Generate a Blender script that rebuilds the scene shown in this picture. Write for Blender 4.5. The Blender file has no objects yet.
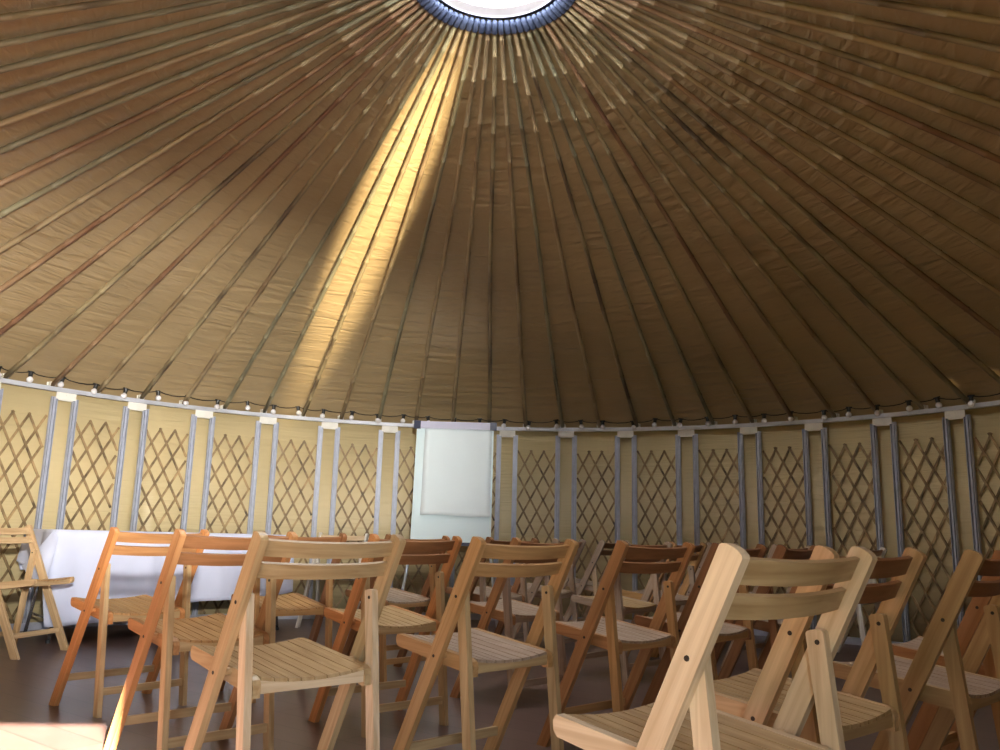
import bpy, bmesh, math, random
from mathutils import Vector, Matrix
random.seed(7)
PI = math.pi
sc = bpy.context.scene
C = sc.collection

# ------------------------------------------------------------------ materials
def new_mat(name):
    m = bpy.data.materials.new(name); m.use_nodes = True
    nt = m.node_tree; b = nt.nodes['Principled BSDF']
    return m, nt, b

def plain(name, col, rough=.5, metal=0., noise=0., nscale=8., bump=0., bscale=60., stretch=(1, 1, 1)):
    m, nt, b = new_mat(name)
    b.inputs['Roughness'].default_value = rough
    b.inputs['Metallic'].default_value = metal
    tc = nt.nodes.new('ShaderNodeTexCoord'); mp = nt.nodes.new('ShaderNodeMapping')
    mp.inputs['Scale'].default_value = stretch
    nt.links.new(tc.outputs['Object'], mp.inputs['Vector'])
    n = nt.nodes.new('ShaderNodeTexNoise'); n.inputs['Scale'].default_value = nscale; n.inputs['Detail'].default_value = 4
    nt.links.new(mp.outputs['Vector'], n.inputs['Vector'])
    r = nt.nodes.new('ShaderNodeValToRGB')
    r.color_ramp.elements[0].position = .3; r.color_ramp.elements[1].position = .7
    r.color_ramp.elements[0].color = (*[c * (1 - noise) for c in col], 1)
    r.color_ramp.elements[1].color = (*[min(1, c * (1 + noise)) for c in col], 1)
    nt.links.new(n.outputs['Fac'], r.inputs['Fac']); nt.links.new(r.outputs['Color'], b.inputs['Base Color'])
    if bump:
        n2 = nt.nodes.new('ShaderNodeTexNoise'); n2.inputs['Scale'].default_value = bscale
        nt.links.new(mp.outputs['Vector'], n2.inputs['Vector'])
        bp = nt.nodes.new('ShaderNodeBump'); bp.inputs['Strength'].default_value = bump; bp.inputs['Distance'].default_value = .01
        nt.links.new(n2.outputs['Fac'], bp.inputs['Height']); nt.links.new(bp.outputs['Normal'], b.inputs['Normal'])
    return m

def wood(name, col, axis, rough=.42):
    """wood with its grain running along the given local axis"""
    m, nt, b = new_mat(name)
    b.inputs['Roughness'].default_value = rough
    b.inputs['Specular IOR Level'].default_value = .45
    tc = nt.nodes.new('ShaderNodeTexCoord'); mp = nt.nodes.new('ShaderNodeMapping')
    oi = nt.nodes.new('ShaderNodeObjectInfo')
    add = nt.nodes.new('ShaderNodeVectorMath'); add.operation = 'MULTIPLY_ADD'
    add.inputs[1].default_value = (1, 1, 1)
    cmb = nt.nodes.new('ShaderNodeCombineXYZ'); mul = nt.nodes.new('ShaderNodeMath'); mul.operation = 'MULTIPLY'
    mul.inputs[1].default_value = 9.
    nt.links.new(oi.outputs['Random'], mul.inputs[0])
    for k in range(3): nt.links.new(mul.outputs[0], cmb.inputs[k])
    rot = nt.nodes.new('ShaderNodeMapping')
    if axis == 'post': rot.inputs['Rotation'].default_value = (math.atan2(.396, .785) * -1, 0, 0)
    nt.links.new(tc.outputs['Object'], rot.inputs['Vector'])
    nt.links.new(rot.outputs['Vector'], add.inputs[0]); nt.links.new(cmb.outputs[0], add.inputs[2])
    s = {'x': (1.3, 26, 26), 'y': (26, 1.3, 26), 'z': (26, 26, 1.3), 'post': (26, 26, 1.3)}[axis]
    mp.inputs['Scale'].default_value = s
    nt.links.new(add.outputs[0], mp.inputs['Vector'])
    n = nt.nodes.new('ShaderNodeTexNoise'); n.inputs['Scale'].default_value = 2.2; n.inputs['Detail'].default_value = 5
    n.inputs['Distortion'].default_value = .6
    nt.links.new(mp.outputs['Vector'], n.inputs['Vector'])
    n3 = nt.nodes.new('ShaderNodeTexNoise'); n3.inputs['Scale'].default_value = 3.
    nt.links.new(add.outputs[0], n3.inputs['Vector'])
    r = nt.nodes.new('ShaderNodeValToRGB')
    e = r.color_ramp.elements
    e[0].position = .28; e[0].color = (col[0] * .72, col[1] * .64, col[2] * .55, 1)
    e[1].position = .62; e[1].color = (*col, 1)
    x = e.new(.8); x.color = (min(1, col[0] * 1.14), min(1, col[1] * 1.13), min(1, col[2] * 1.1), 1)
    nt.links.new(n.outputs['Fac'], r.inputs['Fac'])
    hs = nt.nodes.new('ShaderNodeHueSaturation')
    mr = nt.nodes.new('ShaderNodeMapRange'); mr.inputs['To Min'].default_value = .86; mr.inputs['To Max'].default_value = 1.14
    nt.links.new(n3.outputs['Fac'], mr.inputs['Value']); nt.links.new(mr.outputs[0], hs.inputs['Value'])
    nt.links.new(r.outputs['Color'], hs.inputs['Color'])
    nt.links.new(hs.outputs['Color'], b.inputs['Base Color'])
    bp = nt.nodes.new('ShaderNodeBump'); bp.inputs['Strength'].default_value = .12; bp.inputs['Distance'].default_value = .003
    nt.links.new(n.outputs['Fac'], bp.inputs['Height']); nt.links.new(bp.outputs['Normal'], b.inputs['Normal'])
    return m

TONES = {
    'pale':   (.66, .47, .27),
    'cream':  (.70, .56, .38),
    'straw':  (.50, .36, .19),
    'tan':    (.50, .30, .13),
    'orange': (.58, .27, .10),
    'amber':  (.45, .235, .10),
    'brown':  (.30, .14, .06),
    'grey':   (.42, .33, .26),  # grey wood; also holds the cool skylight sheen put into seat colours
    'white':  (.80, .78, .74),
}
_w = {}
def W(tone, axis):
    k = (tone, axis)
    if k not in _w: _w[k] = wood('wood_%s_%s' % k, TONES[tone], axis)
    return _w[k]

M_bolt = plain('bolt_steel', (.05, .045, .04), .4, .7)
M_metal = plain('galvanised_steel', (.44, .465, .56), .45, .12, .12, 14, .05, 80)
M_plate = plain('white_plate', (.80, .78, .72), .5, 0, .06, 12)
M_rail = plain('eave_rail_paint', (.50, .52, .58), .42, .15, .15, 5)
M_bamboo_lat = plain('lattice_bamboo', (.27, .18, .085), .55, 0, .75, 10, .15, 60)
M_black = plain('black_plastic', (.012, .012, .014), .45)
M_bulb = plain('bulb_glass', (.82, .80, .84), .25)
M_sleeve = plain('blue_canvas_sleeve', (.035, .05, .10), .8, 0, .12, 20, .2, 90)
M_ringwood = plain('crown_ring_timber', (.03, .032, .05), .6, 0, .2, 10)
M_cloth = plain('white_tablecloth', (.64, .68, .86), .8, 0, .03, 6, .25, 14)
M_board = plain('whiteboard', (.74, .90, .95), .35)
M_paper = plain('flipchart_paper', (.80, .91, .96), .7, 0, .02, 3, .3, 5)
M_navy = plain('navy_plastic', (.015, .022, .06), .4)
M_lilac = plain('clamp_bar_enamel', (.55, .56, .72), .4)
M_leg = plain('pale_steel_tube', (.62, .70, .80), .3, .4)
M_chrome = plain('chrome_tube', (.7, .72, .78), .18, .9)
M_rope = plain('cable_black', (.01, .01, .01), .6)

# tent cloth ---------------------------------------------------------------
def tent_mat(name, col, rough, polar, wr=.5, sheen=.0, wscale=1.):
    m, nt, b = new_mat(name)
    b.inputs['Roughness'].default_value = rough
    b.inputs['Specular IOR Level'].default_value = .55
    tc = nt.nodes.new('ShaderNodeTexCoord'); sep = nt.nodes.new('ShaderNodeSeparateXYZ')
    nt.links.new(tc.outputs['Object'], sep.inputs[0])
    at = nt.nodes.new('ShaderNodeMath'); at.operation = 'ARCTAN2'
    nt.links.new(sep.outputs['X'], at.inputs[0]); nt.links.new(sep.outputs['Y'], at.inputs[1])
    cmb = nt.nodes.new('ShaderNodeCombineXYZ')
    mul = nt.nodes.new('ShaderNodeMath'); mul.operation = 'MULTIPLY'; mul.inputs[1].default_value = 5.5 * wscale
    nt.links.new(at.outputs[0], mul.inputs[0])
    nt.links.new(mul.outputs[0], cmb.inputs['X'])
    mz = nt.nodes.new('ShaderNodeMath'); mz.operation = 'MULTIPLY'; mz.inputs[1].default_value = 22. * wscale
    nt.links.new(sep.outputs['Z'], mz.inputs[0]); nt.links.new(mz.outputs[0], cmb.inputs['Y'])
    n = nt.nodes.new('ShaderNodeTexNoise'); n.inputs['Scale'].default_value = 1.4; n.inputs['Detail'].default_value = 3; n.inputs['Distortion'].default_value = .7
    nt.links.new(cmb.outputs[0], n.inputs['Vector'])
    n2 = nt.nodes.new('ShaderNodeTexNoise'); n2.inputs['Scale'].default_value = 1.1; n2.inputs['Detail'].default_value = 2
    nt.links.new(tc.outputs['Object'], n2.inputs['Vector'])
    r = nt.nodes.new('ShaderNodeValToRGB'); e = r.color_ramp.elements
    e[0].position = .3; e[0].color = (*[c * .86 for c in col], 1); e[1].position = .7; e[1].color = (*[c * 1.1 for c in col], 1)
    nt.links.new(n2.outputs['Fac'], r.inputs['Fac']); nt.links.new(r.outputs['Color'], b.inputs['Base Color'])
    # wrinkles, stronger in patches
    mm = nt.nodes.new('ShaderNodeMath'); mm.operation = 'MULTIPLY'
    n4 = nt.nodes.new('ShaderNodeTexNoise'); n4.inputs['Scale'].default_value = .8
    nt.links.new(tc.outputs['Object'], n4.inputs['Vector'])
    nt.links.new(n.outputs['Fac'], mm.inputs[0]); nt.links.new(n4.outputs['Fac'], mm.inputs[1])
    bp = nt.nodes.new('ShaderNodeBump'); bp.inputs['Strength'].default_value = wr; bp.inputs['Distance'].default_value = .05
    nt.links.new(mm.outputs[0], bp.inputs['Height'])
    wv = nt.nodes.new('ShaderNodeTexNoise'); wv.inputs['Scale'].default_value = 220
    nt.links.new(tc.outputs['Object'], wv.inputs['Vector'])
    bp2 = nt.nodes.new('ShaderNodeBump'); bp2.inputs['Strength'].default_value = .12; bp2.inputs['Distance'].default_value = .002
    nt.links.new(wv.outputs['Fac'], bp2.inputs['Height']); nt.links.new(bp.outputs['Normal'], bp2.inputs['Normal'])
    nt.links.new(bp2.outputs['Normal'], b.inputs['Normal'])
    return m
M_roof = tent_mat('roof_cloth', (.40, .295, .16), .34, True, .75)
M_wall = tent_mat('wall_cloth', (.66, .54, .30), .42, True, .35)

def bamboo_mat(name, col, dark):
    m, nt, b = new_mat(name)
    b.inputs['Roughness'].default_value = .5
    tc = nt.nodes.new('ShaderNodeTexCoord'); mp = nt.nodes.new('ShaderNodeMapping')
    mp.inputs['Scale'].default_value = (9, 1.1, 1.1)
    oi = nt.nodes.new('ShaderNodeObjectInfo')
    ad = nt.nodes.new('ShaderNodeVectorMath'); ad.operation = 'ADD'
    cmb = nt.nodes.new('ShaderNodeCombineXYZ'); mu = nt.nodes.new('ShaderNodeMath'); mu.operation = 'MULTIPLY'; mu.inputs[1].default_value = 37
    nt.links.new(oi.outputs['Random'], mu.inputs[0]); nt.links.new(mu.outputs[0], cmb.inputs['Y'])
    nt.links.new(tc.outputs['Object'], ad.inputs[0]); nt.links.new(cmb.outputs[0], ad.inputs[1])
    nt.links.new(ad.outputs[0], mp.inputs['Vector'])
    n = nt.nodes.new('ShaderNodeTexNoise'); n.inputs['Scale'].default_value = 1.6; n.inputs['Detail'].default_value = 5
    nt.links.new(mp.outputs['Vector'], n.inputs['Vector'])
    r = nt.nodes.new('ShaderNodeValToRGB'); e = r.color_ramp.elements
    e[0].position = .33; e[0].color = (*dark, 1); e[1].position = .52; e[1].color = (*col, 1)
    x = e.new(.75); x.color = (*[min(1, c * 1.25) for c in col], 1)
    nt.links.new(n.outputs['Fac'], r.inputs['Fac']); nt.links.new(r.outputs['Color'], b.inputs['Base Color'])
    return m
M_bam = [bamboo_mat('bamboo_straw', (.36, .28, .16), (.20, .13, .07)),
         bamboo_mat('bamboo_green', (.26, .24, .15), (.13, .11, .07)),
         bamboo_mat('bamboo_red', (.27, .17, .095), (.16, .07, .04)),
         bamboo_mat('bamboo_olive', (.31, .25, .14), (.10, .07, .045))]

def floor_mat():
    m, nt, b = new_mat('vinyl_floor')
    b.inputs['Roughness'].default_value = .33
    tc = nt.nodes.new('ShaderNodeTexCoord')
    br = nt.nodes.new('ShaderNodeTexBrick')
    mp = nt.nodes.new('ShaderNodeMapping'); mp.inputs['Rotation'].default_value = (0, 0, math.radians(38))
    nt.links.new(tc.outputs['Object'], mp.inputs['Vector']); nt.links.new(mp.outputs[0], br.inputs['Vector'])
    br.inputs['Scale'].default_value = 1.; br.inputs['Brick Width'].default_value = 1.2; br.inputs['Row Height'].default_value = .16
    br.inputs['Mortar Size'].default_value = .003
    br.inputs['Color1'].default_value = (.085, .052, .048, 1); br.inputs['Color2'].default_value = (.105, .066, .058, 1)
    br.inputs['Mortar'].default_value = (.05, .03, .028, 1)
    n = nt.nodes.new('ShaderNodeTexNoise'); n.inputs['Scale'].default_value = 3; n.inputs['Detail'].default_value = 6
    nt.links.new(tc.outputs['Object'], n.inputs['Vector'])
    mx = nt.nodes.new('ShaderNodeMixRGB'); mx.blend_type = 'MULTIPLY'; mx.inputs['Fac'].default_value = .5
    nt.links.new(br.outputs['Color'], mx.inputs[1])
    r = nt.nodes.new('ShaderNodeValToRGB'); r.color_ramp.elements[0].color = (.6, .6, .6, 1); r.color_ramp.elements[1].color = (1.4, 1.35, 1.3, 1)
    nt.links.new(n.outputs['Fac'], r.inputs['Fac']); nt.links.new(r.outputs['Color'], mx.inputs[2])
    nt.links.new(mx.outputs[0], b.inputs['Base Color'])
    bp = nt.nodes.new('ShaderNodeBump'); bp.inputs['Strength'].default_value = .15; bp.inputs['Distance'].default_value = .004
    nt.links.new(n.outputs['Fac'], bp.inputs['Height']); nt.links.new(bp.outputs['Normal'], b.inputs['Normal'])
    return m
M_floor = floor_mat()

# ------------------------------------------------------------------ helpers
def obj(name, bm, mat, parent=None, smooth=False, bevel=0.):
    if bevel:
        bmesh.ops.bevel(bm, geom=[e for e in bm.edges if e.is_manifold and e.calc_face_angle(0) > .9],
                        offset=bevel, segments=2, affect='EDGES', profile=.6, clamp_overlap=True)
    bmesh.ops.recalc_face_normals(bm, faces=bm.faces)
    me = bpy.data.meshes.new(name); bm.to_mesh(me); bm.free()
    me.materials.append(mat)
    for p in me.polygons: p.use_smooth = smooth
    o = bpy.data.objects.new(name, me); C.objects.link(o)
    if parent: o.parent = parent
    return o

def tag(o, label=None, cat=None, group=None, kind=None):
    if label: o['label'] = label
    if cat: o['category'] = cat
    if group: o['group'] = group
    if kind: o['kind'] = kind
    return o

def empty(name, loc=(0, 0, 0), rz=0.):
    o = bpy.data.objects.new(name, None); o.empty_display_size = .1
    o.location = loc; o.rotation_euler = (0, 0, rz); C.objects.link(o)
    return o

def hexa(bm, pts):
    """box from 8 corner points: 4 of one end then 4 of the other"""
    v = [bm.verts.new(p) for p in pts]
    for f in ((0, 1, 2, 3), (7, 6, 5, 4), (0, 4, 5, 1), (1, 5, 6, 2), (2, 6, 7, 3), (3, 7, 4, 0)):
        bm.faces.new([v[i] for i in f])

def box(bm, c, s):
    x, y, z = c; a, b, d = s[0] / 2, s[1] / 2, s[2] / 2
    hexa(bm, [(x-a, y-b, z-d), (x+a, y-b, z-d), (x+a, y+b, z-d), (x-a, y+b, z-d),
              (x-a, y-b, z+d), (x+a, y-b, z+d), (x+a, y+b, z+d), (x-a, y+b, z+d)])

def extrude_yz(bm, poly, x0, x1):
    a = [bm.verts.new((x0, y, z)) for y, z in poly]; b = [bm.verts.new((x1, y, z)) for y, z in poly]
    n = len(poly)
    bm.faces.new(a[::-1]); bm.faces.new(b)
    for i in range(n): bm.faces.new((a[i], a[(i+1) % n], b[(i+1) % n], b[i]))

def tube(bm, pts, rad, seg=8, cap=True):
    """tube through points, radius number or list"""
    pts = [Vector(p) for p in pts]; n = len(pts)
    rr = rad if isinstance(rad, (list, tuple)) else [rad] * n
    rings = []
    ref = Vector((0, 0, 1))
    for i, p in enumerate(pts):
        t = (pts[min(i+1, n-1)] - pts[max(i-1, 0)]).normalized()
        r0 = ref if abs(t.dot(ref)) < .95 else Vector((1, 0, 0))
        u = t.cross(r0).normalized(); v = t.cross(u)
        rings.append([bm.verts.new(p + (u * math.cos(2*PI*k/seg) + v * math.sin(2*PI*k/seg)) * rr[i]) for k in range(seg)])
    for i in range(n - 1):
        for k in range(seg):
            bm.faces.new((rings[i][k], rings[i][(k+1) % seg], rings[i+1][(k+1) % seg], rings[i+1][k]))
    if cap:
        bm.faces.new(rings[0][::-1]); bm.faces.new(rings[-1])

def BM(): return bmesh.new()

# ------------------------------------------------------------------ the yurt: numbers
CX, CY, R = -.085, 4.104, 4.367
ZE = 1.876                    # top of the eave rail
RC, ZC = .43, 3.812          # where the rafters meet the crown
DA, A0 = .1371, .0408         # post frame spacing
def cyl(a, r, z): return Vector((CX + r * math.sin(a), CY + r * math.cos(a), z))

# floor, ground
bm = BM()
vs = [bm.verts.new((R * 1.0 * math.sin(k*2*PI/96) * 1.01, R * 1.01 * math.cos(k*2*PI/96), 0)) for k in range(96)]
lo = [bm.verts.new((v.co.x, v.co.y, -.06)) for v in vs]
bm.faces.new(vs); bm.faces.new(lo[::-1])
for k in range(96): bm.faces.new((vs[k], vs[(k+1) % 96], lo[(k+1) % 96], lo[k]))
o = obj('floor', bm, M_floor); o.location = (CX, CY, 0); tag(o, kind='structure')
bm = BM(); box(bm, (0, 0, -.11), (60, 60, .1))
o = obj('ground', bm, plain('outside_grass', (.06, .075, .035), .9, 0, .15, 2)); tag(o, kind='structure')

# wall cloth in four stretches, the front one with a doorway
def wall_piece(name, a0, a1, z0=0., z1=ZE + .004):
    bm = BM(); n = max(2, int((a1 - a0) / .03)); cols = []
    for i in range(n + 1):
        a = a0 + (a1 - a0) * i / n
        cols.append([bm.verts.new((r * math.sin(a), r * math.cos(a), z)) for r, z in ((R, z0), (R, z1), (R + .012, z1), (R + .012, z0))])
    for i in range(n):
        for k in range(4):
            bm.faces.new((cols[i][k], cols[i][(k+1) % 4], cols[i+1][(k+1) % 4], cols[i+1][k]))
    bm.faces.new(cols[0]); bm.faces.new(cols[-1][::-1])
    return bm
DOOR = PI + .103; DH = .227; DTOP = 1.84
for nm, a, b in (('wall_back', -.75, .75), ('wall_right', .75, 2.2), ('wall_left', -2.2, -.75)):
    o = obj(nm, wall_piece(nm, a, b), M_wall, smooth=True); o.location = (CX, CY, 0); tag(o, kind='structure')
bmf = wall_piece('f', 2.2, DOOR - DH)
def merge(dst, src):
    me = bpy.data.meshes.new('tmp'); src.to_mesh(me); src.free(); dst.from_mesh(me); bpy.data.meshes.remove(me)
merge(bmf, wall_piece('f', DOOR + DH, 2*PI - 2.2)); merge(bmf, wall_piece('f', DOOR - DH, DOOR + DH, DTOP))
o = obj('wall_front', bmf, M_wall, smooth=True); o.location = (CX, CY, 0); tag(o, kind='structure')
# door frame
bm = BM()
for s in (-1, 1):
    p = Vector((R * math.sin(DOOR + s*DH), R * math.cos(DOOR + s*DH)))
    box(bm, (p.x, p.y, DTOP / 2), (.05, .05, DTOP))
o = obj('door_1', bm, W('brown', 'z'), bevel=.004); o.location = (CX, CY, 0); tag(o, kind='structure')

# roof cloth
bm = BM(); prof = [(R + .03, ZE - .02)]
for i in range(13):
    t = i / 12; prof.append((R + (RC - R) * t, ZE + .022 + (ZC + .02 - ZE - .022) * t))
prof += [(RC - .03, ZC + .06)]
NA = 219
rings = []
for (r, z) in prof:
    rings.append([bm.verts.new((r * math.sin(2*PI*k/NA), r * math.cos(2*PI*k/NA), z)) for k in range(NA)])
for i in range(len(prof) - 1):
    for k in range(NA):
        bm.faces.new((rings[i][k], rings[i][(k+1) % NA], rings[i+1][(k+1) % NA], rings[i+1][k]))
o = obj('ceiling', bm, M_roof, smooth=True); o.location = (CX, CY, 0); tag(o, kind='structure')
md = o.modifiers.new('thick', 'SOLIDIFY'); md.thickness = .006; md.offset = 1

# eave rail and base rail
def ring_rail(name, r0, r1, z0, z1, mat):
    bm = BM(); n = 184; cols = []
    for i in range(n):
        a = 2*PI*i/n
        cols.append([bm.verts.new((r * math.sin(a), r * math.cos(a), z)) for r, z in ((r0, z0), (r0, z1), (r1, z1), (r1, z0))])
    for i in range(n):
        for k in range(4):
            bm.faces.new((cols[i][k], cols[i][(k+1) % 4], cols[(i+1) % n][(k+1) % 4], cols[(i+1) % n][k]))
    o = obj(name, bm, mat); o.location = (CX, CY, 0); tag(o, kind='structure'); return o
ring_rail('trim_1', R - .095, R - .05, ZE - .034, ZE, M_rail)
bm = BM(); n = 160; cols = []
for i in range(n + 1):
    a = -1.76 + 3.96 * i / n
    cols.append([bm.verts.new((r * math.sin(a), r * math.cos(a), z)) for r, z in ((R - .07, 0), (R - .07, .055), (R - .03, .055), (R - .03, 0))])
for i in range(n):
    for k in range(4): bm.faces.new((cols[i][k], cols[i][(k+1) % 4], cols[i+1][(k+1) % 4], cols[i+1][k]))
bm.faces.new(cols[0]); bm.faces.new(cols[-1][::-1])
o = obj('baseboard_back', bm, M_metal); o.location = (CX, CY, 0); tag(o, kind='structure')

# ------------------------------------------------------------------ post frames (pairs of steel posts with a white plate)
ORD = ['first', 'second', 'third', 'fourth', 'fifth', 'sixth', 'seventh', 'eighth', 'ninth', 'tenth', 'eleventh', 'twelfth',
       'thirteenth', 'fourteenth', 'fifteenth', 'sixteenth', 'seventeenth', 'eighteenth', 'nineteenth', 'twentieth',
       'twenty-first', 'twenty-second', 'twenty-third', 'twenty-fourth', 'twenty-fifth', 'twenty-sixth', 'twenty-seventh',
       'twenty-eighth', 'twenty-ninth', 'thirtieth', 'thirty-first', 'thirty-second', 'thirty-third', 'thirty-fourth', 'thirty-fifth']
def post_mesh():
    bm = BM(); h = ZE - .075
    # a lipped channel: web, two flanges, centre rib
    box(bm, (0, .012, h/2 + .0), (.046, .006, h))
    box(bm, (-.021, -.002, h/2), (.005, .022, h)); box(bm, (.021, -.002, h/2), (.005, .022, h))
    box(bm, (0, 0, h/2), (.014, .020, h))
    return bm
HALF = .083
def make_frame():
    t = empty('post_frame')
    for s in (-1, 1):
        p = obj('steel_post', post_mesh(), M_metal, t); p.location = (s * HALF, 0, 0)
    bm = BM(); box(bm, (0, -.017, ZE - .062), (.158, .006, .056)); box(bm, (0, -.021, ZE - .054), (.008, .004, .008))
    box(bm, (0, -.003, ZE - .094), (.118, .02, .010))
    obj('top_plate', bm, M_plate, t, bevel=.001)
    return t
def copy_tree(o, parent=None):
    c = o.copy(); C.objects.link(c); c.parent = parent
    for ch in list(o.children):
        if ch is not c: copy_tree(ch, c)
    return c
def ringside(o, a, r, z=0.):
    p = cyl(a, r, z); o.location = p; o.rotation_euler = (0, 0, -a)
def where_fr(k):
    # the flip chart hides the frame k = -1
    if k == -1: return 'pair of slim steel wall posts hidden behind the white flip chart board'
    if k >= 0: return 'grey steel wall post pair with cream plate, %s right of the flip chart' % ORD[k]
    return 'bluish steel wall post pair with white plate, %s left of the flip chart' % ORD[-k - 2]
fr0 = make_frame(); first = True
for k in range(-9, 10):
    o = fr0 if first else copy_tree(fr0); first = False
    ringside(o, A0 + DA * k, R - .062)
    tag(o, where_fr(k), 'wall posts', 'steel post pairs round the wall')

# ------------------------------------------------------------------ lattice panels between the frames
PITCH = .128; SLOPE = 1.86
def lattice_mesh(seed):
    rnd = random.Random(seed)
    bm = BM(); hw = DA * (R - .03) / 2 - HALF - .024; top = ZE - .235
    hh = PITCH * SLOPE
    def strip(x0, z0, x1, z1, y):
        d = Vector((x1-x0, 0, z1-z0)).normalized(); nrm = Vector((-d.z, 0, d.x)) * .009
        a = Vector((x0, y, z0)); b = Vector((x1, y, z1)); off = Vector((0, .007, 0))
        hexa(bm, [a - nrm, a + nrm, a + nrm + off, a - nrm + off, b - nrm, b + nrm, b + nrm + off, b - nrm + off])
    ph = rnd.uniform(-.01, .01)
    for s, y in ((1, -.008), (-1, .002)):
        # line: z = top - SLOPE*s*(x - xp), clipped to |x|<hw and z in [.03, top]
        for k in range(-30, 30):
            xp = (k + .5) * PITCH * 1.0 + ph
            za, zb = top - SLOPE * s * (-hw - xp), top - SLOPE * s * (hw - xp)
            pts = [(-hw, za), (hw, zb)]
            (xa, a), (xb, b) = sorted(pts, key=lambda q: q[1])
            lo_, hi_ = .06, top + (.012 if abs(xp) < hw else 0)
            if b < lo_ or a > hi_: continue
            if a < lo_: xa = xa + (xb - xa) * (lo_ - a) / (b - a); a = lo_
            if b > hi_: xb = xa + (xb - xa) * (hi_ - a) / (b - a); b = hi_
            if b - a < .03: continue
            j = rnd.uniform(-.004, .004)
            strip(xa + j, a, xb + j, b, y)
    return bm
lat = [obj('bamboo_lattice', lattice_mesh(k), M_bamboo_lat) for k in range(3)]
def where_lat(k):
    if k == -1: return 'bamboo lattice panel almost wholly hidden behind the right half of the flip chart'
    if k == -2: return 'bamboo diamond lattice panel partly hidden by the left edge of the flip chart'
    if k >= 0: return 'dark bamboo lattice panel, %s fully seen one right of the flip chart' % ORD[k]
    return 'brown bamboo lattice panel on yellow cloth, %s fully seen one left of the flip chart' % ORD[-k - 3]
used = set()
for k in range(-9, 9):
    src = lat[k % 3]
    o = src.copy() if (k % 3) in used else src
    if (k % 3) in used: C.objects.link(o)
    used.add(k % 3)
    ringside(o, A0 + DA * (k + .5), R - .025)
    tag(o, where_lat(k), 'lattice panel', 'bamboo lattice panels round the wall')

# ------------------------------------------------------------------ rafters
RA0, RDA = .3407, .0858
RY = R - .075
slope = math.atan2(ZC - ZE - .035, RY - RC)
L = math.hypot(RY - RC, ZC - ZE - .035)
def pole_mesh(seed):
    """bamboo pole in local space: foot at origin, running along +Y towards the crown, slope applied by parent geometry"""
    rnd = random.Random(seed); bm = BM(); pts = []; rr = []
    y = 0.; nxt = rnd.uniform(.1, .32)
    def r_at(u): return .0195 - .006 * u / L
    seq = [(0, 1.)]
    while nxt < L:
        seq += [(nxt - .012, .99), (nxt - .006, 1.12), (nxt + .004, 1.12), (nxt + .010, .96), (nxt + .10, .98)]
        nxt += rnd.uniform(.27, .36)
    seq.append((L, 1.))
    seq = [s for s in seq if 0 <= s[0] <= L]
    w1, w2 = rnd.uniform(-.012, .012), rnd.uniform(0, 6)
    for u, k in seq:
        wob = w1 * math.sin(u * 1.3 + w2) * math.sin(PI * u / L)
        pts.append((wob, u * math.cos(slope), u * math.sin(slope) + .002)); rr.append(r_at(u) * k)
    tube(bm, pts, rr, 8)
    return bm
def bracket_mesh():
    bm = BM()
    box(bm, (0, -.012, .012), (.046, .045, .028)); box(bm, (0, -.03, .0), (.06, .012, .05))
    return bm
def sleeve_mesh():
    bm = BM()
    e = Vector((0, L * math.cos(slope), L * math.sin(slope))); d = e.normalized()
    p = [e - d * .050, e - d * .045, e - d * .01, e + d * .02, e + d * .035]
    tube(bm, p, [.0175, .019, .019, .0185, .009], 10)
    return bm
poles = [obj('bamboo_pole', pole_mesh(s), M_bam[0]) for s in range(5)]
br0 = obj('foot_bracket', bracket_mesh(), M_plate, bevel=.003); sl0 = obj('canvas_sleeve', sleeve_mesh(), M_sleeve, smooth=True)
for p in poles: 
    for f in p.data.polygons: f.use_smooth = True
usedp = set(); firstb = True
rnd = random.Random(11)
tone_pick = {}
for i in range(-29, 22):
    a = RA0 + RDA * i
    tone_pick[i] = rnd.choices([0, 1, 2, 3], [.46, .2, .14, .2])[0]
for i, t_ in ((-21, 2), (-20, 1), (-18, 2), (-17, 2), (-12, 0), (-9, 3), (-8, 0), (-6, 0), (-5, 0), (-4, 0), (3, 3), (-4, 3)): tone_pick[i] = t_
TN = ['straw-coloured', 'greenish', 'reddish', 'dark-patched']
for i in range(-29, 22):
    a = RA0 + RDA * i
    root = empty('roof_rafter', cyl(a, RY, ZE + .012), PI - a)
    q = rnd.randrange(5)
    if q in usedp: p = poles[q].copy(); C.objects.link(p)
    else: p = poles[q]; usedp.add(q)
    p.parent = root; p.material_slots[0].link = 'OBJECT'; p.material_slots[0].material = M_bam[tone_pick[i]]
    if firstb: b_, s_ = br0, sl0; firstb = False
    else:
        b_ = br0.copy(); s_ = sl0.copy(); C.objects.link(b_); C.objects.link(s_)
    b_.parent = root; s_.parent = root
    k = i + 5
    if k == 0: lb = 'roof pole whose foot ends above the middle of the flip chart'
    elif k > 0: lb = '%s roof pole, %s right of the pole ending above the flip chart middle' % (TN[tone_pick[i]], ORD[k - 1])
    else: lb = '%s roof pole, %s left of the pole ending above the flip chart middle' % (TN[tone_pick[i]], ORD[-k - 1])
    tag(root, lb, 'roof pole', 'bamboo rafters of the roof')

# crown ring
t = empty('crown_ring', (CX, CY, ZC))
def annulus(r0, r1, z0, z1, n=96):
    bm = BM(); cols = []
    for i in range(n):
        a = 2*PI*i/n
        cols.append([bm.verts.new((r * math.sin(a), r * math.cos(a), z)) for r, z in ((r0, z0), (r0, z1), (r1, z1), (r1, z0))])
    for i in range(n):
        for k in range(4): bm.faces.new((cols[i][k], cols[i][(k+1) % 4], cols[(i+1) % n][(k+1) % 4], cols[(i+1) % n][k]))
    return bm
obj('ring_hoop', annulus(.378, .390, -.005, .06), M_ringwood, t, smooth=False)
obj('blue_lining', annulus(.390, .44, .02, .04), M_sleeve, t)
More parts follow.
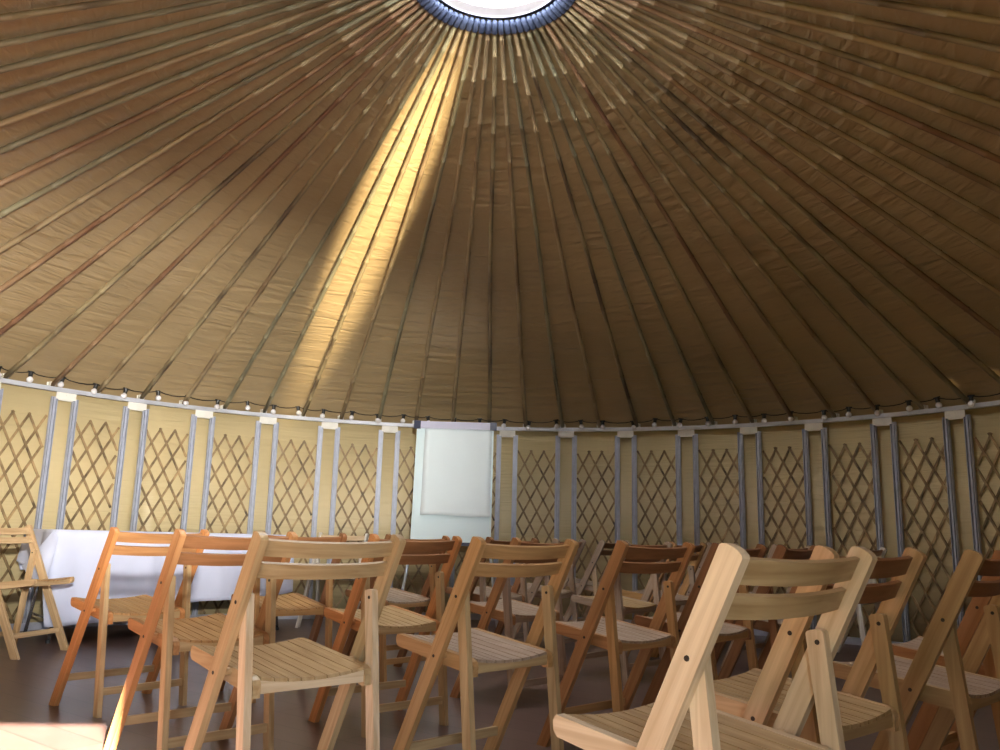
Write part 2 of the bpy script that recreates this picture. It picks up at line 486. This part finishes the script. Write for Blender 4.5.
# translucent dome added over the crown to scatter the direct sun
bm = BM(); rr = []
for j in range(7):
    th = PI/2 * j / 7; rr.append([bm.verts.new((.62 * math.cos(th) * math.sin(2*PI*k/48), .62 * math.cos(th) * math.cos(2*PI*k/48), .14 * math.sin(th))) for k in range(48)])
tp = bm.verts.new((0, 0, .14))
for j in range(6):
    for k in range(48): bm.faces.new((rr[j][k], rr[j][(k+1) % 48], rr[j+1][(k+1) % 48], rr[j+1][k]))
for k in range(48): bm.faces.new((rr[6][k], rr[6][(k+1) % 48], tp))
mdome, _nt, _b = new_mat('sun_diffuser')
_tr = _nt.nodes.new('ShaderNodeBsdfTranslucent'); _tr.inputs['Color'].default_value = (.9, .95, 1, 1)
_nt.links.new(_tr.outputs[0], _nt.nodes['Material Output'].inputs['Surface'])
obj('sun_diffuser_dome', bm, mdome, t, smooth=True).location = (0, 0, .055)
tag(t, 'round dark-edged roof crown with blue canvas lining the bright opening', 'roof crown')

# ------------------------------------------------------------------ string of bulbs
bx = [-.994, -.935, -.871, -.812, -.747, -.686, -.622, -.558, -.5, -.446, -.388, -.323, -.264, -.204, -.147, -.085, -.025, .034, .092, .155, .213,
      .264, .334, .385, .443, .503, .564, .627, .684, .753, .804, .86, .922, .976, 1.038, 1.1, 1.16]
bx = [-1.17, -1.11, -1.052] + bx
t = empty('string_lights', cyl(bx[0], R - .12, ZE + .06))
pts = []; heads = []
rb = random.Random(3)
for i, a in enumerate(bx):
    z = ZE + .052 + rb.uniform(-.012, .012) + (.012 if a < -.2 else 0)
    heads.append((a, z))
base = t.location.copy()
bm = BM()
for i, (a, z) in enumerate(heads):
    pts.append(cyl(a, R - .125, z + .012) - base)
    if i < len(heads) - 1:
        a2, z2 = heads[i+1]
        for u in (.25, .5, .75):
            sag = .018 * 4 * u * (1-u)
            pts.append(cyl(a + (a2-a)*u, R - .118, (z + (z2-z)*u) + .012 - sag) - base)
tube(bm, pts, .0038, 6)
obj('cable', bm, M_rope, t)
def socket_mesh():
    bm = BM(); tube(bm, [(0, 0, .018), (0, 0, .012), (0, 0, -.022), (0, 0, -.026)], [.009, .0165, .0165, .014], 10)
    box(bm, (0, 0, .014), (.05, .012, .008)); return bm
def bulb_mesh():
    bm = BM(); pr = [(.010, -.024), (.013, -.030)]
    for k in range(0, 9):
        th = PI * (.28 + .72 * k / 8); pr.append((max(.0004, .0245 * math.sin(th)), -.050 + .0245 * math.cos(th)))
    tube(bm, [(0, 0, z) for r, z in pr], [r for r, z in pr], 14); return bm
s0 = obj('lamp_socket', socket_mesh(), M_black); b0 = obj('bulb', bulb_mesh(), M_bulb, smooth=True)
for i, (a, z) in enumerate(heads):
    s = s0 if i == 0 else s0.copy(); b = b0 if i == 0 else b0.copy()
    if i: C.objects.link(s); C.objects.link(b)
    s.parent = t; s.location = cyl(a, R - .125, z) - base; s.rotation_euler = (rb.uniform(-.12, .12), rb.uniform(-.2, .2), -a)
    b.parent = s
tag(t, 'string of unlit white globe bulbs on black cable along the top of the wall', 'string lights')

# ------------------------------------------------------------------ folding chair
HW = .2175; TP = .022
YT, YF, H = -.204, .192, .785
def yp(z): return YF + (YT - YF) * z / H
def strip_poly(y0, z0, y1, z1, w, round_top=True, flat_bottom=True):
    d = Vector((y1-y0, z1-z0)); ln = d.length; d.normalize(); n = Vector((-d.y, d.x)) * (w/2)
    a = Vector((y0, z0)); b = Vector((y1, z1)); poly = []
    if flat_bottom:     # cut level with the floor
        kx = (w/2) / abs(d.y)
        poly += [(a.x - kx, a.y), (a.x + kx, a.y)]
    else:
        poly += [tuple(a + n), tuple(a - n)]
    # top end
    if round_top:
        c = b - d * (w * .2)
        ends = []
        for k in range(7):
            th = PI * k / 6
            ends.append(tuple(c + (-n) * math.cos(th) + d * (w * .2) * math.sin(th)))
        poly += ends
    else:
        poly += [tuple(b - n), tuple(b + n)]
    return poly
def bolt_mesh(x, side, y, z, r=.0052):
    bm = BM(); tube(bm, [(x, y, z), (x + side * .0016, y, z)], [r, r*.9], 8); return bm

def make_chair():
    t = empty('folding_chair')
    zq = .425
    for s in (-1, 1):
        bm = BM(); extrude_yz(bm, strip_poly(YF, 0, YT, H, .046), s*HW - TP/2, s*HW + TP/2)
        p = obj('long_post', bm, W('pale', 'post'), t, bevel=.0025)
        obj('bolt', bolt_mesh(s*(HW + TP/2), s, yp(.609), .609), M_bolt, p)
        obj('bolt', bolt_mesh(s*(HW + TP/2), s, yp(zq), zq), M_bolt, p)
        xl = s * (HW - TP - .0005)
        bm = BM(); extrude_yz(bm, strip_poly(-.179, 0, yp(.609) + .006, .632, .036), xl - .0105, xl + .0105)
        p = obj('short_leg', bm, W('pale', 'z'), t, bevel=.0025)
        obj('bolt', bolt_mesh(xl - s*.0105, -s, yp(.609), .609), M_bolt, p)
    # backrest slats, bowed backwards
    for (z0, z1, nm) in ((.728, .768, 0), (.672, .710, 1)):
        bm = BM(); n = 12; pr = []
        hw = HW - TP/2 + .003
        d = Vector((0, YT - YF, H)).normalized(); nn = Vector((0, -d.z, d.y))   # outward (back)
        for i in range(n + 1):
            x = -hw + 2*hw*i/n; bow = .016 * (1 - (x/hw)**2) - .004
            fr = Vector((x, yp(z0), z0)) + nn * bow; to = Vector((x, yp(z1), z1)) + nn * bow
            h = nn * .0055
            pr.append([bm.verts.new(q) for q in (fr - h, fr + h, to + h, to - h)])
        for i in range(n):
            for k in range(4): bm.faces.new((pr[i][k], pr[i][(k+1) % 4], pr[i+1][(k+1) % 4], pr[i+1][k]))
        bm.faces.new(pr[0][::-1]); bm.faces.new(pr[-1])
        obj('backrest_slat', bm, W('pale', 'x'), t, bevel=.0018)
    # seat: two side rails, curved battens, slats running front to back
    def zs(y): return .424 + (.466 - .424) * (y + .142) / .366
    WI = .170
    for s in (-1, 1):
        poly = []
        yfr, yre = .226, -.150
        poly += [(yre, zs(yre) - .050), (yre + .02, zs(yre) - .052), (yre + .045, zs(yre) - .040)]
        poly += [(yfr - .012, zs(yfr) - .040), (yfr - .002, zs(yfr) - .030), (yfr, zs(yfr) - .012), (yfr - .008, zs(yfr) - .001)]
        poly += [(yre + .02, zs(yre + .02)), (yre + .004, zs(yre) - .006), (yre - .002, zs(yre) - .02)]
        bm = BM(); extrude_yz(bm, poly[::-1], s*WI - .011, s*WI + .011)
        # spacer that carries the rail on the long post
        ys = yp(zq)
        tube(bm, [(s*(WI + .010), ys, zq), (s*(HW - TP/2), ys, zq)], .010, 8)
        p = obj('seat_rail', bm, W('pale', 'y'), t, bevel=.0025)
        obj('bolt', bolt_mesh(s*(WI - .011), -s, -.128, zs(-.128) - .026), M_bolt, p)
    bm = BM(); n = 8; inner = WI - .0115
    wd = 2 * inner / n
    for i in range(n):
        xc = -inner + wd * (i + .5); hw = wd/2 - .0022
        dip = lambda x: .013 * (1 - (x/inner)**2)
        ya, yb = -.146, .214
        za, zb = zs(ya), zs(yb)
        l, r = dip(xc - hw), dip(xc + hw)
        tk = .009
        hexa(bm, [(xc-hw, ya, za-l-tk), (xc+hw, ya, za-r-tk), (xc+hw, ya, za-r), (xc-hw, ya, za-l),
                  (xc-hw, yb, zb-l-tk), (xc+hw, yb, zb-r-tk), (xc+hw, yb, zb-r), (xc-hw, yb, zb-l)])
    obj('seat', bm, W('pale', 'y'), t, bevel=.0012)
    for yc in (-.138, .202):
        bm = BM(); pr = []; m_ = 10
        for i in range(m_ + 1):
            x = -inner - .0005 + 2*inner*i/m_; dp = .013 * (1 - (x/inner)**2) + .0095; z = zs(yc)
            pr.append([bm.verts.new(q) for q in ((x, yc-.009, z-dp), (x, yc+.009, z-dp), (x, yc+.009, z-.042), (x, yc-.009, z-.042))])
        for i in range(m_):
            for k in range(4): bm.faces.new((pr[i][k], pr[i][(k+1) % 4], pr[i+1][(k+1) % 4], pr[i+1][k]))
        bm.faces.new(pr[0][::-1]); bm.faces.new(pr[-1])
        obj('seat_batten', bm, W('pale', 'x'), t)
    # stretchers
    bm = BM(); box(bm, (0, yp(.125), .125), (2*(HW - TP/2) + .002, .014, .030)); obj('stretcher', bm, W('pale', 'x'), t, bevel=.002)
    ysr = -.179 + (yp(.609) + .179) * .10 / .609
    bm = BM(); box(bm, (0, ysr, .10), (2*(HW - 1.5*TP) + .002, .014, .030)); obj('stretcher', bm, W('pale', 'x'), t, bevel=.002)
    return t

AX = {'long_post': 'post', 'short_leg': 'z', 'backrest_slat': 'x', 'seat_rail': 'y', 'seat': 'y', 'seat_batten': 'x', 'stretcher': 'x'}
chair0 = make_chair()
chair_used = False
def place_chair(x, y, deg, post, leg, slat, seat, label, group, z=0., far=False):
    global chair_used
    t = chair0 if not chair_used else copy_tree(chair0)
    chair_used = True
    t.location = (x, y, z); t.rotation_euler = (0, 0, math.radians(deg))
    tn = {'long_post': post, 'short_leg': leg, 'backrest_slat': slat, 'seat_rail': post, 'seat': seat, 'seat_batten': leg, 'stretcher': leg}
    for ch in t.children:
        n = ch.name.split('.')[0]
        ch.material_slots[0].link = 'OBJECT'; ch.material_slots[0].material = W(tn[n], AX[n])
    tag(t, label, 'chair', group)
    return t
G1 = 'wooden folding chairs set out in rows'
CH = [  # shade on the right-hand backrests is put into their brown slat tone
 # x, y, deg, post, leg, slat, seat, label
 (-.575, 2.467, 43.5, 'straw', 'cream', 'straw', 'straw', 'pale straw-coloured folding chair in the left foreground, before the right end of the tablecloth'),
 (-1.052, 3.175, 45.9, 'amber', 'straw', 'brown', 'tan', 'amber folding chair left of the pale foreground chair, its front foot in the sun patch'),
 (-1.672, 4.024, 50.1, 'orange', 'straw', 'amber', 'tan', 'bright orange folding chair nearest the left end of the white-covered table'),
 (-.036, 2.887, 44.8, 'tan', 'straw', 'tan', 'grey', 'tan folding chair in line below the flip chart\'s right edge, whole back visible'),
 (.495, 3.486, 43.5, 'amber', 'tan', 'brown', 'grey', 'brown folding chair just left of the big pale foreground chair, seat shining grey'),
 (.402, 1.627, 41.5, 'cream', 'cream', 'straw', 'straw', 'largest and nearest pale folding chair, its left post brightly sunlit with a round knot'),
 (.712, 2.057, 41.7, 'pale', 'straw', 'brown', 'straw', 'light tan folding chair directly behind the largest and nearest chair'),
 (1.243, 2.487, 44.3, 'straw', 'straw', 'brown', 'grey', 'olive-tan folding chair at the right edge with a notched knotty left post'),
 (1.622, 2.996, 43.5, 'amber', 'tan', 'brown', 'grey', 'reddish folding chair behind the notched one at the right edge'),
 (-1.076, 4.419, 38., 'brown', 'tan', 'brown', 'tan', 'dark brown folding chair in front of the right end of the white-covered table'),
 (-.464, 3.792, 41.7, 'orange', 'straw', 'brown', 'straw', 'folding chair with orange front post, seen through the pale foreground chair\'s back'),
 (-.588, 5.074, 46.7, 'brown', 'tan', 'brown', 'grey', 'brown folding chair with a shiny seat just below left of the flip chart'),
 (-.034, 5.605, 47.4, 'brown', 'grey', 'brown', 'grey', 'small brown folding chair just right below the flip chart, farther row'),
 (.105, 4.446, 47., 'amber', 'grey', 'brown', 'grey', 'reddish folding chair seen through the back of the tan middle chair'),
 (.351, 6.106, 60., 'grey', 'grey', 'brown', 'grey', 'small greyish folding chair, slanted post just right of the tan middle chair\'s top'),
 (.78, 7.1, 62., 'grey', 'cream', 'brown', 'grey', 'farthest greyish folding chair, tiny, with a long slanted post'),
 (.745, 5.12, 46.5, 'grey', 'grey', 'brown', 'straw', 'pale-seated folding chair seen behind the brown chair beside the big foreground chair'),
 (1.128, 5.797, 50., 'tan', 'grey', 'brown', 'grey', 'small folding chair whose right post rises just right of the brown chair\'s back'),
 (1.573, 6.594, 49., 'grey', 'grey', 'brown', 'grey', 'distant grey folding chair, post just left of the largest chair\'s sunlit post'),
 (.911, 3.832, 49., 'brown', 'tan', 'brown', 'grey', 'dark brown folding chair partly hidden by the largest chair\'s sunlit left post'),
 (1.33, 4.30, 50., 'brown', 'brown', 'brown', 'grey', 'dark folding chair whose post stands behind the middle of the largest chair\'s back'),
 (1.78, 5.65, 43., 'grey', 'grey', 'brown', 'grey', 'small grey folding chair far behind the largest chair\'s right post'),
]
for c in CH: place_chair(*c, G1)
place_chair(-2.99, 5.50, -101., 'pale', 'pale', 'pale', 'tan', 'pale folding chair at the left edge facing right, beside the table end', G1)
place_chair(-1.40, 7.50, 170., 'white', 'white', 'cream', 'tan', 'small white-painted folding chair against the wall facing the camera, right of the table', 'white folding chairs near the wall')
place_chair(2.60, 6.35, 48., 'white', 'white', 'brown', 'grey', 'white-legged folding chair near the right wall, seen behind the light tan chair', 'white folding chairs near the wall')

# ------------------------------------------------------------------ table and cloth
FL = Vector((-3.04, 5.90)); u = Vector((.743, .669)).normalized(); v = Vector((-.669, .743)).normalized()
TL_, TW, TH = 1.83, .72, .755
rzt = math.atan2(u.y, u.x)
t = empty('folding_table', (FL.x, FL.y, 0), rzt)
bm = BM(); box(bm, (TL_/2, TW/2, TH - .016), (TL_ - .01, TW - .01, .028)); obj('table_top', bm, M_plate, t, bevel=.004)
for x in (.16, TL_ - .16):
    for y in (.06, TW - .06):
        bm = BM(); sx = -.10 if x < 1 else .10
        tube(bm, [(x, y, TH - .03), (x + sx, y, .012)], .012, 10); lg = obj('table_leg', bm, M_chrome, t, smooth=True)
        bm = BM(); tube(bm, [(x + sx, y, 0), (x + sx, y, .02)], .015, 10); obj('rubber_foot', bm, M_black, lg)
for x in (.16, TL_ - .16):
    sx = -.10 if x < 1 else .10
    f = .8
    bm = BM(); tube(bm, [(x + sx*f, .06, TH*(1-f)), (x + sx*f, TW - .06, TH*(1-f))], .009, 8); obj('cross_bar', bm, M_chrome, t, smooth=True)
tag(t, 'folding table with chrome tube legs under the white cloth at the left wall', 'table')
# cloth: one sheet, perimeter columns dropping
bm = BM()
rc_ = random.Random(5)
per = []   # (x,y,outward normal, drop, kind)
NXF = 60
zt = TH + .004
o_ = .012
def hem_front(s): return .64 - .20 * s + .02 * math.sin(s * 9) 
loop = []
for i in range(NXF + 1):
    s = i / NXF; loop.append((s * TL_, -o_, 0, -1, hem_front(s) - (.0 if s > .03 else 0), s * 21))
for i in range(1, 21):
    s = i / 20; loop.append((TL_ + o_, s * TW, 1, 0, .44 - .06 * s, 21 + s * 8))
for i in range(1, NXF + 1):
    s = i / NXF; loop.append((TL_ * (1 - s), TW + o_, 0, 1, .30, 30 + s * 20))
for i in range(1, 20):
    s = i / 20   # left end: short at the back, a hanging point towards the front
    d = .20 + .10 * math.sin(PI * s) + .14 * max(0, s - .75) / .25
    loop.append((-o_, TW * (1 - s), -1, 0, d, 50 + s * 8))
NZ = 16
n = len(loop); grid = []
for j in range(NZ + 1):
    row = []
    for (x, y, nx, ny, d, ph) in loop:
        w = j / NZ
        amp = .018 * w + .004
        out = amp * math.sin(ph * 1.9 + .6 * math.sin(ph * .7)) + .02 * w + .006 * math.sin(ph * 5.1) * w
        row.append(bm.verts.new((x + nx * out, y + ny * out, zt - d * w - (.002 if j else 0))))
    grid.append(row)
for j in range(NZ):
    for i in range(n): bm.faces.new((grid[j][i], grid[j][(i+1) % n], grid[j+1][(i+1) % n], grid[j+1][i]))
bm.faces.new(grid[0])
# the folded corner that hangs as a triangle past the front left corner
c = [(-.010, -.030, zt - .002), (-.16, .06, zt - .25), (-.03, -.055, zt - .40), (.02, -.045, zt - .05)]
vv = [bm.verts.new(p) for p in c]; bm.faces.new((vv[0], vv[1], vv[2])); bm.faces.new((vv[0], vv[2], vv[3]))
o = obj('tablecloth', bm, M_cloth, smooth=True); o.location = (FL.x, FL.y, 0); o.rotation_euler = (0, 0, rzt)
md = o.modifiers.new('t', 'SOLIDIFY'); md.thickness = .002; md.offset = 1
tag(o, 'white cloth with hanging pointed corner draped over the table by the left wall', 'tablecloth')

# ------------------------------------------------------------------ flip chart
fx = -.392
t = empty('flip_chart', (fx, 7.62, 0))
tilt = math.radians(9)
zb, Lb = .735, 1.035
def bp_(x, h, off=0.):      # point on the board plane: h along the board from its lower edge, off towards the camera
    return Vector((x, -.17 + h * math.sin(tilt) - off * math.cos(tilt), zb + h * math.cos(tilt) + off * -math.sin(tilt) * 0))
def slab(x0, x1, h0, h1, d0, d1):
    bm = BM(); hexa(bm, [bp_(x0, h0, d0), bp_(x1, h0, d0), bp_(x1, h0, d1), bp_(x0, h0, d1),
                         bp_(x0, h1, d0), bp_(x1, h1, d0), bp_(x1, h1, d1), bp_(x0, h1, d1)]); return bm
obj('board', slab(-.35, .35, 0, Lb, 0, .018), M_board, t, bevel=.003)
# paper sheet curling off at the bottom
bm = BM(); pr = []
for j in range(25):
    h = Lb - .01 - (Lb - .24) * j / 24; k = max(0, (j - 15) / 9)
    off = .022 + .032 * k * k
    pr.append([bm.verts.new(bp_(-.275 + .0 + .61 * i / 12, h + .006 * math.sin(i * .5), off + .003 * math.sin(i * .9 + j * .5) * (1 if 2 < j < 20 else 0))) for i in range(13)])
for j in range(24):
    for i in range(12): bm.faces.new((pr[j][i], pr[j][i+1], pr[j+1][i+1], pr[j+1][i]))
pp = obj('paper_pad', bm, M_paper, t, smooth=True); md = pp.modifiers.new('t', 'SOLIDIFY'); md.thickness = .004; md.offset = 1
cb = obj('clamp_bar', slab(-.315, .315, Lb - .015, Lb + .05, .014, .042), M_lilac, t, bevel=.004)
for s in (-1, 1): obj('end_cap', slab(s*.345 - .03, s*.345 + .03, Lb - .02, Lb + .055, .006, .046), M_navy, cb, bevel=.004)
obj('pen_tray', slab(-.30, .30, -.03, .0, -.004, .05), M_navy, t, bevel=.003)
for a_, b_ in (((-.33, -.145, zb + .05), (-.43, -.30, 0)), ((.33, -.145, zb + .05), (.43, -.30, 0)), ((0, -.02, zb + .8), (0, .42, 0))):
    bm = BM(); tube(bm, [a_, b_], .013, 10)
    lg = obj('easel_leg', bm, M_leg, t, smooth=True)
bm = BM(); box(bm, (0, -.135, zb + .03), (.66, .02, .03)); obj('back_brace', bm, M_leg, t)
tag(t, 'white flip chart easel with a blank curling paper sheet and lilac clamp bar', 'flip chart')

# ------------------------------------------------------------------ camera
f, p, r = 840., .1905, .0262
fw = Vector((0, math.cos(p), math.sin(p))); up = Vector((0, -math.sin(p), math.cos(p))); rt = Vector((1, 0, 0))
c_, s_ = math.cos(r), math.sin(r)
rt2 = c_ * rt + s_ * up; up2 = -s_ * rt + c_ * up
cam = bpy.data.cameras.new('camera'); co = bpy.data.objects.new('camera', cam); C.objects.link(co)
cam.sensor_width = 36; cam.lens = 36 * f / 1000; cam.clip_start = .05
mw = Matrix((( rt2.x, up2.x, -fw.x, 0), (rt2.y, up2.y, -fw.y, 0), (rt2.z, up2.z, -fw.z, .79), (0, 0, 0, 1)))
co.matrix_world = mw
sc.camera = co

# ------------------------------------------------------------------ light
def look(o, d): o.rotation_euler = Vector(d).to_track_quat('-Z', 'Y').to_euler()
w = bpy.data.worlds.new('sky'); sc.world = w; w.use_nodes = True
bg = w.node_tree.nodes['Background']; bg.inputs['Color'].default_value = (.80, .90, 1, 1); bg.inputs['Strength'].default_value = 1.2
def light(name, kind, loc, d, energy, col, **kw):
    l = bpy.data.lights.new(name, kind); o = bpy.data.objects.new(name, l); C.objects.link(o)
    o.location = loc; look(o, d); l.energy = energy; l.color = col
    for k, v_ in kw.items(): setattr(l, k, v_)
    return o
SUN = (-.46, .89, -.424)
light('sun', 'SUN', (3, -6, 5), SUN, 190, (1, .85, .68), angle=math.radians(.6))
# daylight falling through the crown
light('crown_daylight', 'AREA', (CX, CY, ZC + .01), (0, 0, -1), 50, (.86, .92, 1), shape='DISK', size=.74)
# daylight coming in at the doorway
light('doorway_daylight', 'AREA', (.45, -1.9, 1.15), (-.35, .94, 0), 110, (.80, .89, 1), shape='RECTANGLE', size=1.1, size_y=1.9)
# added spot inside the wall, standing in for a reflected sun streak on the roof
sp = light('reflected_sun', 'SPOT', (1.8, .35, 1.25), (-.43, .87, .285), 9000, (1, .82, .52), spot_size=math.radians(27), spot_blend=1., shadow_soft_size=.03)
sp.scale = (.18, 1, 1)
# wider, weaker spot added to brighten the left wall and the flip chart
s2 = light('left_wall_fill', 'SPOT', (.15, -.15, 1.28), (-.44, .89, .05), 2500, (1, .96, .88), spot_size=math.radians(60), spot_blend=1., shadow_soft_size=.06)
s2.scale = (1, .50, 1)

sc.view_settings.view_transform = 'Standard'; sc.view_settings.look = 'None'
sc.view_settings.gamma = 1; sc.view_settings.exposure = 0; sc.view_settings.use_curve_mapping = False
sc.cycles.use_denoising = True
sc.cycles.caustics_reflective = False; sc.cycles.caustics_refractive = False
sc.cycles.max_bounces = 8; sc.cycles.diffuse_bounces = 5
